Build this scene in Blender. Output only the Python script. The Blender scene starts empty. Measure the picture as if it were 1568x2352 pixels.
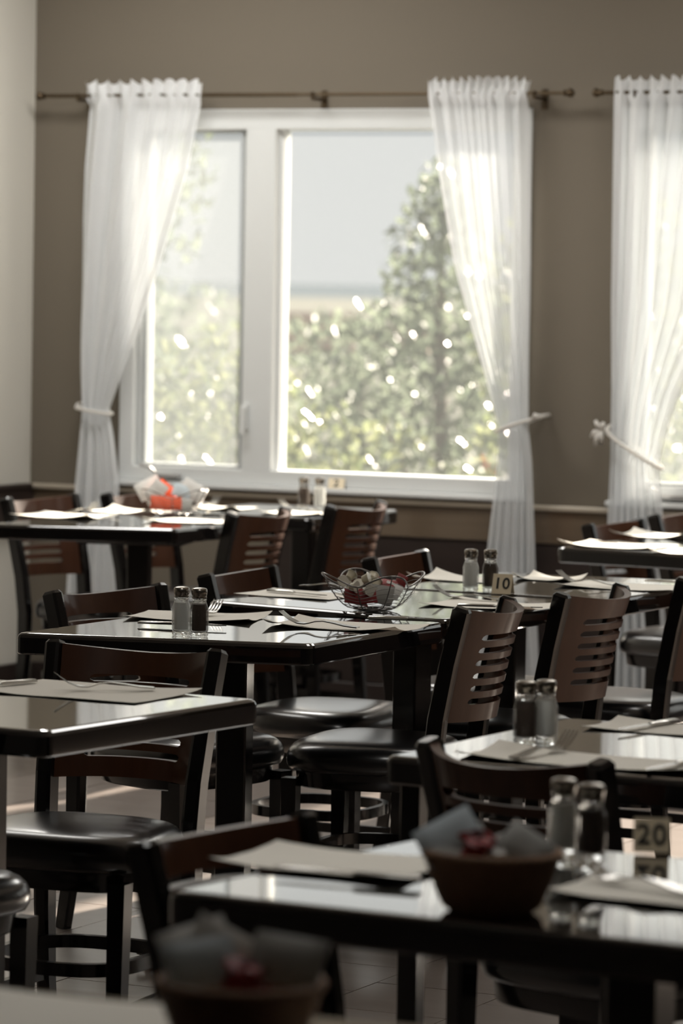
import bpy, math, random
from mathutils import Matrix, Vector

# ------------------------------------------------------------------ camera, sky, sun, fill lights, exposure
scene = bpy.context.scene
COL = scene.collection
PI = math.pi
EYE = 1.54
PITCH = math.atan(524.0 / 8820.0)
ROLL = 0.0175
cam_data = bpy.data.cameras.new('camera')
cam_data.sensor_fit = 'HORIZONTAL'
cam_data.sensor_width = 24.0
cam_data.lens = 135.0
cam_data.clip_end = 60000.0
cam_data.dof.use_dof = True
cam_data.dof.focus_distance = 8.35
cam_data.dof.aperture_fstop = 5.2
cam = bpy.data.objects.new('camera', cam_data)
COL.objects.link(cam)
fw = Vector((0, math.cos(PITCH), -math.sin(PITCH)))
up0 = Vector((0, math.sin(PITCH), math.cos(PITCH)))
rt0 = Vector((1, 0, 0))
rt = rt0 * math.cos(ROLL) + up0 * math.sin(ROLL)
up = -rt0 * math.sin(ROLL) + up0 * math.cos(ROLL)
cm = Matrix.Identity(4)
for i in range(3):
    cm[i][0], cm[i][1], cm[i][2] = rt[i], up[i], -fw[i]
cm[2][3] = EYE
cam.matrix_world = cm
scene.camera = cam

world = bpy.data.worlds.new('hazy_sky')
scene.world = world
world.use_nodes = True
wn = world.node_tree.nodes['Background']
wn.inputs[0].default_value = (0.985, 1.0, 1.0, 1)
wn.inputs[1].default_value = 0.63

SUN_AZ = math.radians(30.0)
SUN_EL = math.radians(23.4)
sun_data = bpy.data.lights.new('sun', 'SUN')
sun_data.energy = 30.0
sun_data.angle = math.radians(1.2)
sun_data.color = (1.0, 0.87, 0.74)
sun = bpy.data.objects.new('sun', sun_data)
COL.objects.link(sun)
sv = Vector((math.sin(SUN_AZ) * math.cos(SUN_EL), math.cos(SUN_AZ) * math.cos(SUN_EL), math.sin(SUN_EL)))
sun.rotation_euler = sv.to_track_quat('Z', 'Y').to_euler()

WA = math.radians(25.4)            # the window wall is turned by this angle
DW = Vector((math.cos(WA), -math.sin(WA), 0))
NW = Vector((math.sin(WA), math.cos(WA), 0))
W0 = Vector((0, 13.9, 0))


def wpt(u, v, z):                  # u along the window wall, v into the room
    return W0 + DW * u - NW * v + Vector((0, 0, z))


# unseen fill lights added under the ceiling: along the wall, into the room, power
FILL_LIGHTS = ((-.3, 1.2, 38), (2.4, 1.3, 32), (.2, 3.6, 14), (3.0, 3.6, 12), (3.6, 7.6, 17))
for u, v, p in FILL_LIGHTS:
    ld = bpy.data.lights.new('ceiling_fill', 'AREA')
    ld.shape = 'RECTANGLE'
    ld.size = 1.2
    ld.size_y = 0.6
    ld.energy = p
    ld.color = (1.0, 0.975, 0.93)
    lo = bpy.data.objects.new('ceiling_fill', ld)
    COL.objects.link(lo)
    lo.location = wpt(u, v, 3.02)
    lo.rotation_euler = (0, 0, -WA)

vs = scene.view_settings
scene.display_settings.display_device = 'sRGB'
vs.view_transform = 'Standard'
vs.look = 'None'
vs.exposure = 0.0
vs.gamma = 1.0
vs.use_curve_mapping = False
scene.cycles.use_denoising = True
scene.cycles.transparent_max_bounces = 24
scene.cycles.max_bounces = 12
scene.cycles.sample_clamp_indirect = 6.0

# ------------------------------------------------------------------ materials


def mat(name, base, rough=0.5, metal=0.0, coat=0.0, spec=0.5, noise=None, bump=None, cior=1.5, crough=0.08):
    m = bpy.data.materials.new(name)
    m.use_nodes = True
    nt = m.node_tree
    b = nt.nodes['Principled BSDF']
    b.inputs['Base Color'].default_value = (*base, 1)
    b.inputs['Roughness'].default_value = rough
    b.inputs['Metallic'].default_value = metal
    b.inputs['Coat Weight'].default_value = coat
    b.inputs['Coat Roughness'].default_value = crough
    b.inputs['Coat IOR'].default_value = cior
    b.inputs['Specular IOR Level'].default_value = spec
    if noise:                                        # (scale vector, second colour)
        sc, c2 = noise
        tc = nt.nodes.new('ShaderNodeTexCoord')
        mp = nt.nodes.new('ShaderNodeMapping')
        mp.inputs['Scale'].default_value = sc
        nz = nt.nodes.new('ShaderNodeTexNoise')
        nz.inputs['Scale'].default_value = 1.0
        nz.inputs['Detail'].default_value = 4.0
        mx = nt.nodes.new('ShaderNodeMix')
        mx.data_type = 'RGBA'
        mx.inputs[6].default_value = (*base, 1)
        mx.inputs[7].default_value = (*c2, 1)
        nt.links.new(tc.outputs['Object'], mp.inputs['Vector'])
        nt.links.new(mp.outputs[0], nz.inputs['Vector'])
        nt.links.new(nz.outputs['Fac'], mx.inputs[0])
        nt.links.new(mx.outputs[2], b.inputs['Base Color'])
    if bump:                                         # (scale, strength)
        tc = nt.nodes.new('ShaderNodeTexCoord')
        nz = nt.nodes.new('ShaderNodeTexNoise')
        nz.inputs['Scale'].default_value = bump[0]
        nz.inputs['Detail'].default_value = 3.0
        bp = nt.nodes.new('ShaderNodeBump')
        bp.inputs['Strength'].default_value = bump[1]
        bp.inputs['Distance'].default_value = 0.002
        nt.links.new(tc.outputs['Object'], nz.inputs['Vector'])
        nt.links.new(nz.outputs['Fac'], bp.inputs['Height'])
        nt.links.new(bp.outputs[0], b.inputs['Normal'])
    return m


def sheer(name, col, clear, trans=0.6):              # thin cloth: part see-through, part diffuse, part translucent
    m = bpy.data.materials.new(name)
    m.use_nodes = True
    nt = m.node_tree
    nt.nodes.clear()
    out = nt.nodes.new('ShaderNodeOutputMaterial')
    tr = nt.nodes.new('ShaderNodeBsdfTransparent')
    df = nt.nodes.new('ShaderNodeBsdfDiffuse')
    tl = nt.nodes.new('ShaderNodeBsdfTranslucent')
    df.inputs[0].default_value = (*col, 1)
    tl.inputs[0].default_value = (*col, 1)
    m1 = nt.nodes.new('ShaderNodeMixShader')
    m1.inputs[0].default_value = trans
    m2 = nt.nodes.new('ShaderNodeMixShader')
    m2.inputs[0].default_value = clear
    nt.links.new(df.outputs[0], m1.inputs[1])
    nt.links.new(tl.outputs[0], m1.inputs[2])
    nt.links.new(m1.outputs[0], m2.inputs[1])
    nt.links.new(tr.outputs[0], m2.inputs[2])
    nt.links.new(m2.outputs[0], out.inputs[0])
    return m


def pane_mat(name, dust_veil=0.014):                                  # flat window glass: clear, with a Fresnel gloss
    m = bpy.data.materials.new(name)
    m.use_nodes = True
    nt = m.node_tree
    nt.nodes.clear()
    out = nt.nodes.new('ShaderNodeOutputMaterial')
    tr = nt.nodes.new('ShaderNodeBsdfTransparent')
    tr.inputs[0].default_value = (0.98, 0.99, 0.985, 1)
    gl = nt.nodes.new('ShaderNodeBsdfGlossy')
    gl.inputs['Roughness'].default_value = 0.02
    fr = nt.nodes.new('ShaderNodeFresnel')
    fr.inputs[0].default_value = 1.45
    mx = nt.nodes.new('ShaderNodeMixShader')
    du = nt.nodes.new('ShaderNodeBsdfTranslucent')    # dusty pane and lens glare, put in as a pale veil
    du.inputs[0].default_value = (0.8, 0.86, 0.9, 1)
    md = nt.nodes.new('ShaderNodeMixShader')
    md.inputs[0].default_value = dust_veil
    nt.links.new(tr.outputs[0], md.inputs[1])
    nt.links.new(du.outputs[0], md.inputs[2])
    nt.links.new(fr.outputs[0], mx.inputs[0])
    nt.links.new(md.outputs[0], mx.inputs[1])
    nt.links.new(gl.outputs[0], mx.inputs[2])
    nt.links.new(mx.outputs[0], out.inputs[0])
    return m


def glass_mat(name):
    m = bpy.data.materials.new(name)
    m.use_nodes = True
    nt = m.node_tree
    b = nt.nodes['Principled BSDF']
    b.inputs['Base Color'].default_value = (0.95, 0.985, 0.97, 1)
    b.inputs['Roughness'].default_value = 0.02
    b.inputs['Transmission Weight'].default_value = 1.0
    b.inputs['IOR'].default_value = 1.47
    tr = nt.nodes.new('ShaderNodeBsdfTransparent')    # thin-walled share: lets the light through to the filling
    mx = nt.nodes.new('ShaderNodeMixShader')
    mx.inputs[0].default_value = 0.38
    nt.links.new(b.outputs[0], mx.inputs[1])
    nt.links.new(tr.outputs[0], mx.inputs[2])
    nt.links.new(mx.outputs[0], nt.nodes['Material Output'].inputs[0])
    return m


def leaf_mat(name, a, b2, clear=0.0):
    m = bpy.data.materials.new(name)
    m.use_nodes = True
    nt = m.node_tree
    nt.nodes.clear()
    out = nt.nodes.new('ShaderNodeOutputMaterial')
    geo = nt.nodes.new('ShaderNodeNewGeometry')
    ramp = nt.nodes.new('ShaderNodeMix')
    ramp.data_type = 'RGBA'
    ramp.inputs[6].default_value = (*a, 1)
    ramp.inputs[7].default_value = (*b2, 1)
    nt.links.new(geo.outputs['Random Per Island'], ramp.inputs[0])
    tl = nt.nodes.new('ShaderNodeBsdfTranslucent')
    pb = nt.nodes.new('ShaderNodeBsdfPrincipled')
    pb.inputs['Roughness'].default_value = 0.25
    pb.inputs['Specular IOR Level'].default_value = 0.8
    nt.links.new(ramp.outputs[2], tl.inputs[0])
    nt.links.new(ramp.outputs[2], pb.inputs['Base Color'])
    mx = nt.nodes.new('ShaderNodeMixShader')
    mx.inputs[0].default_value = 0.45
    nt.links.new(pb.outputs[0], mx.inputs[1])
    nt.links.new(tl.outputs[0], mx.inputs[2])
    nt.links.new(mx.outputs[0], out.inputs[0])
    return m


M = {}
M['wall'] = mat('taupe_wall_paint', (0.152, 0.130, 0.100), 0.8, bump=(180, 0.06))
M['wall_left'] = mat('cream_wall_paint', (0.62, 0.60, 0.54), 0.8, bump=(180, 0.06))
M['dado'] = mat('dark_brown_panelling', (0.014, 0.009, 0.008), 0.45, noise=((2, 2, 30), (0.034, 0.022, 0.018)))
M['ceiling'] = mat('ceiling_paint', (0.62, 0.6, 0.56), 0.9)
M['rail'] = mat('glossy_walnut_rail', (0.095, 0.07, 0.048), 0.22, coat=0.6, noise=((1.2, 6, 30), (0.16, 0.12, 0.082)))
M['cap'] = mat('pale_rail_cap', (0.4, 0.35, 0.28), 0.4)
M['grout'] = mat('dark_grout', (0.02, 0.018, 0.016), 0.8)
M['tile'] = mat('dark_slate_tile', (0.24, 0.198, 0.175), 0.34, coat=1.0, cior=1.8, crough=0.26, noise=((4, 14, 4), (0.36, 0.305, 0.27)), bump=(14, 0.06))
M['frame'] = mat('white_vinyl_frame', (0.68, 0.70, 0.70), 0.35)
M['bronze'] = mat('dark_bronze_metal', (0.09, 0.065, 0.04), 0.35, metal=0.9)
M['handle'] = mat('grey_handle_metal', (0.45, 0.45, 0.45), 0.4, metal=0.6)
M['pane'] = pane_mat('clear_window_glass')
M['screen'] = sheer('insect_screen_mesh', (0.24, 0.26, 0.27), 0.78, 0.45)
M['sheer'] = sheer('sheer_white_curtain', (0.84, 0.865, 0.88), 0.30, 0.045)
M['cord'] = sheer('white_cotton_tieback', (0.82, 0.8, 0.76), 0.0, 0.3)
M['black'] = mat('black_stained_wood', (0.004, 0.0035, 0.0035), 0.2, coat=0.2)
M['tabletop'] = mat('black_lacquered_tabletop', (0.005, 0.0045, 0.0045), 0.06, coat=1.0, cior=1.75, crough=0.02, bump=(40, 0.006))
M['panel'] = mat('brown_stained_plywood', (0.034, 0.0115, 0.0045), 0.42, coat=0.3, spec=0.2, crough=0.14, noise=((40, 40, 4), (0.070, 0.026, 0.011)))
M['seat'] = mat('black_vinyl', (0.005, 0.005, 0.006), 0.3, coat=1.0, cior=1.6, crough=0.2)
M['iron'] = mat('black_cast_iron', (0.008, 0.008, 0.008), 0.45)
M['paper'] = mat('cream_paper', (0.84, 0.81, 0.73), 0.7)
M['card'] = mat('cream_card', (0.72, 0.62, 0.44), 0.5)
M['ink'] = mat('black_ink', (0.01, 0.01, 0.01), 0.5)
M['steel'] = mat('brushed_steel', (0.55, 0.54, 0.51), 0.22, metal=1.0)
M['chrome'] = mat('dull_chrome_cap', (0.36, 0.33, 0.29), 0.25, metal=1.0)
M['glass'] = glass_mat('thick_clear_glass')
M['salt'] = mat('white_salt', (0.80, 0.80, 0.76), 0.9)
M['pepper'] = mat('ground_pepper', (0.035, 0.025, 0.02), 0.9, noise=((900, 900, 900), (0.11, 0.08, 0.06)))
M['wire'] = mat('dark_steel_wire', (0.22, 0.21, 0.20), 0.28, metal=1.0)
M['cream'] = mat('cream_plastic', (0.56, 0.52, 0.40), 0.4)
M['foil'] = mat('pale_foil_lid', (0.72, 0.70, 0.62), 0.3, metal=0.4)
M['red'] = mat('red_packet_paper', (0.24, 0.014, 0.016), 0.5)
M['orange'] = mat('orange_red_packet_paper', (0.75, 0.10, 0.03), 0.5)
M['white'] = mat('white_packet_paper', (0.78, 0.78, 0.76), 0.5)
M['blue'] = mat('pale_blue_packet_paper', (0.55, 0.63, 0.68), 0.5)
M['grey'] = mat('grey_packet_paper', (0.36, 0.36, 0.34), 0.5)
M['wicker'] = mat('woven_brown_wicker', (0.19, 0.10, 0.05), 0.6, noise=((60, 60, 60), (0.30, 0.17, 0.09)))
M['leaf1'] = leaf_mat('pale_green_leaves', (0.14, 0.175, 0.085), (0.32, 0.34, 0.18))
M['leaf2'] = leaf_mat('grey_green_leaves', (0.125, 0.16, 0.115), (0.26, 0.30, 0.22))
M['bark'] = mat('grey_bark', (0.18, 0.15, 0.12), 0.9)
M['grass'] = mat('pale_dry_grass', (0.042, 0.05, 0.032), 0.9, spec=0.1, noise=((0.6, 0.6, 0.6), (0.06, 0.062, 0.045)))
M['sea'] = mat('pale_sea_water', (0.09, 0.11, 0.125), 0.9, spec=0.0)
M['house'] = mat('pale_house_siding', (0.30, 0.34, 0.37), 0.7)
M['roof'] = mat('red_roof_shingle', (0.20, 0.115, 0.08), 0.8)
M['dark_glass'] = mat('dark_house_window', (0.1, 0.12, 0.14), 0.1)

# ------------------------------------------------------------------ helpers


class MB:
    """collects shapes; build() links them as one mesh object"""

    def __init__(self):
        self.v, self.f = [], []

    def add(self, vs, fs):
        o = len(self.v)
        self.v += [tuple(p) for p in vs]
        self.f += [tuple(i + o for i in f) for f in fs]
        return self

    def box(self, x0, x1, y0, y1, z0, z1, b=0.0, T=None):
        if b <= 0:
            vs = [(x, y, z) for z in (z0, z1) for y in (y0, y1) for x in (x0, x1)]
            fs = [(0, 2, 3, 1), (4, 5, 7, 6), (0, 1, 5, 4), (2, 6, 7, 3), (0, 4, 6, 2), (1, 3, 7, 5)]
        else:
            vs, fs = [], []
            ring = lambda i, z: [(x0 + b + i, y0 + i, z), (x1 - b - i, y0 + i, z), (x1 - i, y0 + b + i, z), (x1 - i, y1 - b - i, z),
                                 (x1 - b - i, y1 - i, z), (x0 + b + i, y1 - i, z), (x0 + i, y1 - b - i, z), (x0 + i, y0 + b + i, z)]
            for i, z in ((b * .8, z0), (0, z0 + b), (0, z1 - b), (b * .8, z1)):
                vs += ring(i, z)
            for k in range(3):
                for j in range(8):
                    a, c = k * 8 + j, k * 8 + (j + 1) % 8
                    fs.append((a, c, c + 8, a + 8))
            fs += [tuple(range(7, -1, -1)), tuple(range(24, 32))]
        if T:
            vs = [tuple(T @ Vector(p)) for p in vs]
        return self.add(vs, fs)

    def sweep(self, pts, prof, closed=False, upv=(0, 0, 1), scales=None, caps=True):
        """prof: (side, up) offsets swept along pts"""
        P = [Vector(p) for p in pts]
        n, k = len(P), len(prof)
        vs, fs = [], []
        upv = Vector(upv)
        for i in range(n):
            if closed:
                t = P[(i + 1) % n] - P[i - 1]
            else:
                t = P[min(i + 1, n - 1)] - P[max(i - 1, 0)]
            t.normalize()
            s = t.cross(upv)
            if s.length < 1e-4:
                s = Vector((1, 0, 0))
            s.normalize()
            u = s.cross(t)
            q = scales[i] if scales else 1.0
            for a, b in prof:
                vs.append(P[i] + s * a * q + u * b * q)
        m = n if closed else n - 1
        for i in range(m):
            for j in range(k):
                a, b = i * k + j, i * k + (j + 1) % k
                c, d = ((i + 1) % n) * k + (j + 1) % k, ((i + 1) % n) * k + j
                fs.append((a, b, c, d))
        if not closed and caps:
            fs.append(tuple(range(k - 1, -1, -1)))
            fs.append(tuple(range((n - 1) * k, n * k)))
        return self.add(vs, fs)

    def tube(self, pts, r, n=8, closed=False, upv=(0, 0, 1), scales=None):
        return self.sweep(pts, [(r * math.cos(2 * PI * j / n), r * math.sin(2 * PI * j / n)) for j in range(n)], closed, upv, scales)

    def lathe(self, prof, n=24, cx=0, cy=0, shape=None):
        """prof: (radius, z); shape(angle) multiplies the radius"""
        vs, fs = [], []
        for r, z in prof:
            for j in range(n):
                a = 2 * PI * (j + .5) / n
                q = r * (shape(a) if shape else 1)
                vs.append((cx + q * math.cos(a), cy + q * math.sin(a), z))
        for i in range(len(prof) - 1):
            for j in range(n):
                a, b = i * n + j, i * n + (j + 1) % n
                fs.append((a, b, b + n, a + n))
        fs.append(tuple(range(n - 1, -1, -1)))
        fs.append(tuple(range((len(prof) - 1) * n, len(prof) * n)))
        return self.add(vs, fs)

    def loft(self, rings):
        """rings: lists of points with equal counts, closed at both ends"""
        n = len(rings[0])
        vs, fs = [p for r in rings for p in r], []
        for i in range(len(rings) - 1):
            for j in range(n):
                a, b = i * n + j, i * n + (j + 1) % n
                fs.append((a, b, b + n, a + n))
        fs.append(tuple(range(n - 1, -1, -1)))
        fs.append(tuple(range((len(rings) - 1) * n, len(rings) * n)))
        return self.add(vs, fs)

    def mesh(self, name, m, smooth=None):
        me = bpy.data.meshes.new(name)
        me.from_pydata(self.v, [], self.f)
        me.materials.append(m)
        me.update()
        if smooth:
            me.polygons.foreach_set('use_smooth', [True] * len(me.polygons))
            if smooth is not True:
                me.set_sharp_from_angle(angle=math.radians(smooth))
        return me

    def build(self, name, m, parent=None, smooth=None):
        o = bpy.data.objects.new(name, self.mesh(name, m, smooth))
        COL.objects.link(o)
        if parent:
            o.parent = parent
        return o


def tag(o, label=None, cat=None, group=None, kind=None):
    if label:
        o['label'] = label
    if cat:
        o['category'] = cat
    if group:
        o['group'] = group
    if kind:
        o['kind'] = kind
    return o


def empty(name, loc=(0, 0, 0), rz=0.0):
    o = bpy.data.objects.new(name, None)
    o.empty_display_size = 0.1
    COL.objects.link(o)
    o.location = loc
    o.rotation_euler = (0, 0, rz)
    return o


KIDS = {}


def kids(o):
    return [c for c in bpy.data.objects if c.parent == o]


def copy_tree(o, parent=None):
    c = o.copy()
    COL.objects.link(c)
    if parent:
        c.parent = parent
    for ch in kids(o):
        copy_tree(ch, c)
    return c


USED = set()


def take(proto):
    """the first taker gets the first-built thing itself, later ones a copy with all its parts"""
    if proto.name in USED:
        return copy_tree(proto)
    USED.add(proto.name)
    return proto


# ------------------------------------------------------------------ the room
WROT = -WA


def on_wall(o):
    o.location = W0
    o.rotation_euler = (0, 0, WROT)
    return o


WINDOWS = [(-0.918, 0.72), (1.06, 2.70), (3.10, 4.74), (5.20, 6.84)]
SILL, HEAD = 0.80, 2.17
UL, UR, VB, ZC = -1.30, 10.5, 18.5, 3.05
mb = MB()
us = [UL - 0.2]
for a, b in WINDOWS:
    mb.box(us[-1], a, 0, .2, 0, ZC)
    mb.box(a, b, 0, .2, 0, SILL)
    mb.box(a, b, 0, .2, HEAD, ZC)
    us.append(b)
mb.box(us[-1], UR + .2, 0, .2, 0, ZC)
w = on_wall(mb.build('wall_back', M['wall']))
tag(w, kind='structure')
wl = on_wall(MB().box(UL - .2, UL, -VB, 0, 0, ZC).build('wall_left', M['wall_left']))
tag(wl, kind='structure')
tag(on_wall(MB().box(UR, UR + .2, -VB, 0, 0, ZC).build('wall_right', M['wall'])), kind='structure')
tag(on_wall(MB().box(UL - .2, UR + .2, -VB - .2, -VB, 0, ZC).build('wall_front', M['wall'])), kind='structure')
tag(on_wall(MB().box(UL - .2, UR + .2, -VB - .2, .2, ZC, ZC + .2).build('ceiling', M['ceiling'])), kind='structure')

# chair rail (glossy board with a pale cap) and the dark panelling under it
for n, (a, b), lab in (('trim_1', (UL + .012, UR), None),):
    t = on_wall(empty(n))
    tag(t, kind='structure')
    MB().box(a, b, -.022, -.001, .635, .752, .004).build('rail_board', M['rail'], t)
    MB().box(a, b, -.036, -.001, .752, .772, .005).build('rail_cap', M['cap'], t)
    for k, (pa, pb) in enumerate(((-.28, 1.06), (1.063, 2.4), (2.403, 4.2), (4.203, 6.2), (6.203, UR))):
        MB().box(pa, pb, -.014, -.001, .10, .634, .003).build('wainscot_panel', M['dado'], t)
t = on_wall(empty('trim_2'))
tag(t, kind='structure')
MB().box(UL + .001, UL + .03, -9.0, -.012, .60, .752, .004).build('rail_board', M['dado'], t)
MB().box(UL + .001, UL + .036, -9.0, -.037, .752, .772, .005).build('rail_cap', M['dado'], t)
tag(on_wall(MB().box(UL + .02, UR, -.018, -.001, 0, .098, .003).build('baseboard_back', M['dado'])), kind='structure')
tag(on_wall(MB().box(UL + .001, UL + .018, -9.0, -.02, 0, .098, .003).build('baseboard_left', M['dado'])), kind='structure')

# floor: dark grout bed with single tiles laid in a running bond
fl = MB()
fl.box(UL - .2, UR + .2, -VB, .2, -.12, -.006)
floor = on_wall(fl.build('floor', M['grout']))
tag(floor, kind='structure')
TS, GAP = 0.305, 0.0035
tile_mesh = MB().box(-TS / 2 + GAP / 2, TS / 2 - GAP / 2, -TS / 2 + GAP / 2, TS / 2 - GAP / 2, -.006, 0).mesh('tile', M['tile'])
rest = MB()
rng = random.Random(3)
inv_cm = cm.inverted()
nt_ = 0
i0, i1 = int(UL / TS) - 1, int(UR / TS) + 1
for i in range(i0, i1):
    off = 0.5 * TS if i % 2 else 0.12 * TS
    for j in range(0, int(VB / TS) + 1):
        u, v = (i + .5) * TS, (j + .5) * TS + off
        if u - TS / 2 < UL or v + TS / 2 > VB:
            continue
        p = wpt(u, v, 0)
        in_view = 7.2 < p.y < 13.8 and abs(p.x) < 0.0889 * p.y + 0.28
        if in_view and nt_ < 300:
            o = bpy.data.objects.new('tile', tile_mesh)
            COL.objects.link(o)
            o.parent = floor
            o.location = (u, -v, rng.uniform(-.0006, .0006))
            nt_ += 1
        else:
            h = TS / 2 - GAP / 2
            rest.box(u - h, u + h, -v - h, -v + h, -.006, 0)
o = rest.build('tile', M['tile'], floor)
o['kind'] = 'stuff'


def window(name, a, b, mull, screen, crank=True):
    t = on_wall(empty(name))
    tag(t, kind='structure')
    m = MB()
    m.box(a, b, -.012, .11, HEAD - .075, HEAD, .004)
    m.box(a, b, -.012, .11, SILL, SILL + .055, .004)
    m.box(a, a + .06, -.012, .11, SILL + .05, HEAD - .07, .004)
    m.box(b - .06, b, -.012, .11, SILL + .05, HEAD - .07, .004)
    m.box(mull - .045, mull + .075, -.012, .11, SILL + .05, HEAD - .07, .004)
    m.box(mull + .055, mull + .09, .02, .09, SILL + .05, HEAD - .07, .004)
    m.box(b - .08, b - .05, .02, .09, SILL + .05, HEAD - .07, .004)
    m.build('window_frame', M['frame'], t)
    s = MB()
    l0, l1 = a + .062, mull - .047
    s.box(l0, l0 + .036, .02, .075, SILL + .057, HEAD - .077, .004)
    s.box(l1 - .03, l1, .02, .075, SILL + .057, HEAD - .077, .004)
    s.box(l0 + .03, l1 - .025, .02, .075, SILL + .057, SILL + .066, .003)
    s.box(l0 + .03, l1 - .025, .02, .075, HEAD - .083, HEAD - .077, .002)
    sash = s.build('sash', M['frame'], t)
    MB().box(l0 + .025, l1 - .02, .055, .061, SILL + .06, HEAD - .079).build('pane', M['pane'], sash)
    if screen:
        MB().box(l0 + .02, l1 - .01, .012, .0125, SILL + .056, HEAD - .076).build('insect_screen', M['screen'], t)
    MB().box(mull + .07, b - .055, .055, .061, SILL + .05, HEAD - .07).build('pane', M['pane'], t)
    h = MB()
    h.box(mull - .036, mull - .016, -.022, -.012, 1.0, 1.10, .003)
    h.box(mull - .032, mull - .020, -.05, -.02, 1.075, 1.09, .003)
    h.box(mull - .034, mull - .018, -.052, -.042, .985, 1.09, .003)
    h.build('handle', M['frame'], t)
    if crank:
        c = MB()
        c.box(a + .17, a + .27, -.045, -.012, SILL + .012, SILL + .03, .004)
        c.sweep([(a + .18, -.05, SILL + .03), (a + .16, -.06, SILL + .05), (a + .12, -.065, SILL + .06)],
                [(.005, -.005), (.005, .005), (-.005, .005), (-.005, -.005)])
        c.build('crank', M['handle'], t)
    sl = MB().box(a - .02, b + .02, -.05, .02, SILL - .020, SILL - .0005, .004)
    sl.build('window_sill', M['frame'], t)
    return t


window('window_1', -0.918, 0.72, -0.36, True)
window('window_2', 1.06, 2.70, 1.62, True)
window('window_3', 3.10, 4.74, 3.66, False, False)
window('window_4', 5.20, 6.84, 5.76, False, False)


def interp(rows, z):
    for (z1, a1, b1), (z0, a0, b0) in zip(rows, rows[1:]):
        if z0 <= z <= z1:
            t = (z - z0) / (z1 - z0)
            return a0 + (a1 - a0) * t, b0 + (b1 - b0) * t
    return rows[-1][1:] if z < rows[-1][0] else rows[0][1:]


def curtain(name, rows, label, folds, seed, tie_z, knot, flap=None):
    """rows: (height, left edge, right edge) from the ruffle down to the hem"""
    r = random.Random(seed)
    ph = [r.uniform(0, 6.28) for _ in range(6)]
    NZ, NU = 76, 130
    z1, z0 = rows[0][0], rows[-1][0]
    vs, fs = [], []
    for i in range(NZ + 1):
        t = i / NZ
        z = z1 + (z0 - z1) * t
        a, b = interp(rows, z)
        wd = b - a
        ruff = max(0.0, min(1.0, (z - 2.205) / .05))
        for j in range(NU + 1):
            s = j / NU
            amp = 0.017 + 0.012 * math.sin(4 * s + ph[0])
            amp *= 0.55 + 0.45 * min(1, abs(z - tie_z) / .5)
            y = amp * math.sin(2 * PI * folds * s + ph[1] + 1.5 * math.sin(4.3 * s + ph[2]) + .5 * math.sin(1.7 * z + ph[3]))
            y += 0.006 * math.sin(2 * PI * folds * 2.3 * s + ph[4])
            if ruff > 0:
                y = y * (1 - ruff) + ruff * .016 * math.sin(2 * PI * folds * 2.1 * s + ph[5])
            at_rod = max(0.0, 1 - abs(z - 2.215) / .03)
            y = y * (1 - at_rod) + at_rod * (-.012 + .004 * math.sin(2 * PI * folds * 2.1 * s))
            zz = z + ruff * .010 * math.sin(2 * PI * folds * 1.9 * s + ph[5]) * (1 if i == 0 else .5)
            vs.append((a + wd * s, -.095 + y, zz))
    for i in range(NZ):
        for j in range(NU):
            a = i * (NU + 1) + j
            fs.append((a, a + 1, a + NU + 2, a + NU + 1))
    t = on_wall(MB().add(vs, fs).build(name, M['sheer'], None, True))
    tag(t, label, 'curtain', 'sheer curtains at the windows')
    (ka, kz), (kb, kz2) = knot
    ring = []
    for k in range(28):
        an = 2 * PI * k / 28
        c = math.cos(an)
        f = .5 + .5 * c
        ring.append((ka + (kb - ka) * f, -.095 + .042 * math.sin(an), kz + (kz2 - kz) * f))
    m = MB().tube(ring, .0065, 6, True)
    return t, m


CUR1 = [(2.268, -1.035, -.542), (2.2, -1.025, -.548), (1.95, -1.045, -.60), (1.77, -1.05, -.656), (1.574, -1.05, -.72), (1.37, -1.05, -.794),
        (1.2, -1.043, -.86), (1.06, -1.03, -.915), (.95, -1.04, -.893), (.8, -1.055, -.87), (.35, -1.09, -.865), (.04, -1.11, -.85)]
CUR2 = [(2.268, .356, .745), (2.2, .362, .735), (1.9, .415, .75), (1.627, .471, .755), (1.32, .569, .757), (1.18, .615, .76), (1.05, .655, .763),
        (.93, .655, .778), (.5, .61, .80), (.04, .575, .83)]
CUR3 = [(2.268, 1.063, 1.62), (2.2, 1.066, 1.61), (1.484, 1.073, 1.47), (1.188, 1.08, 1.325), (1.05, 1.08, 1.28), (.93, 1.08, 1.255),
        (.735, 1.075, 1.275), (.04, 1.05, 1.33)]
c, m = curtain('curtain', CUR1, 'sheer white curtain gathered to the left of the window, nearest the corner', 5, 4, 1.05, ((-1.05, 1.065), (-.905, 1.045)))
m.sweep([(-1.05, -.10, 1.065), (-1.07, -.05, 1.075), (-1.075, -.002, 1.08)], [(.005, -.005), (.005, .005), (-.005, .005), (-.005, -.005)])
m.build('tieback', M['cord'], c, True)
c, m = curtain('curtain', CUR2, 'sheer white curtain tied back at the right side of the wide window', 6, 9, 1.04, ((.645, 1.03), (.785, 1.078)))
m.tube([(.78, -.10, 1.076), (.80, -.06, 1.088), (.805, -.003, 1.09)], .008, 6)
m.tube([(.79, -.10, 1.08), (.80, -.12, 1.092), (.812, -.10, 1.086)], .010, 6)
m.build('tieback', M['cord'], c, True)
c, m = curtain('curtain', CUR3, 'sheer white curtain cut off by the right edge of the picture', 7, 15, .93, ((1.06, 1.045), (1.268, .92)))
m.tube([(1.06, -.10, 1.045), (1.045, -.05, 1.055), (1.04, -.003, 1.06)], .007, 6)
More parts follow.
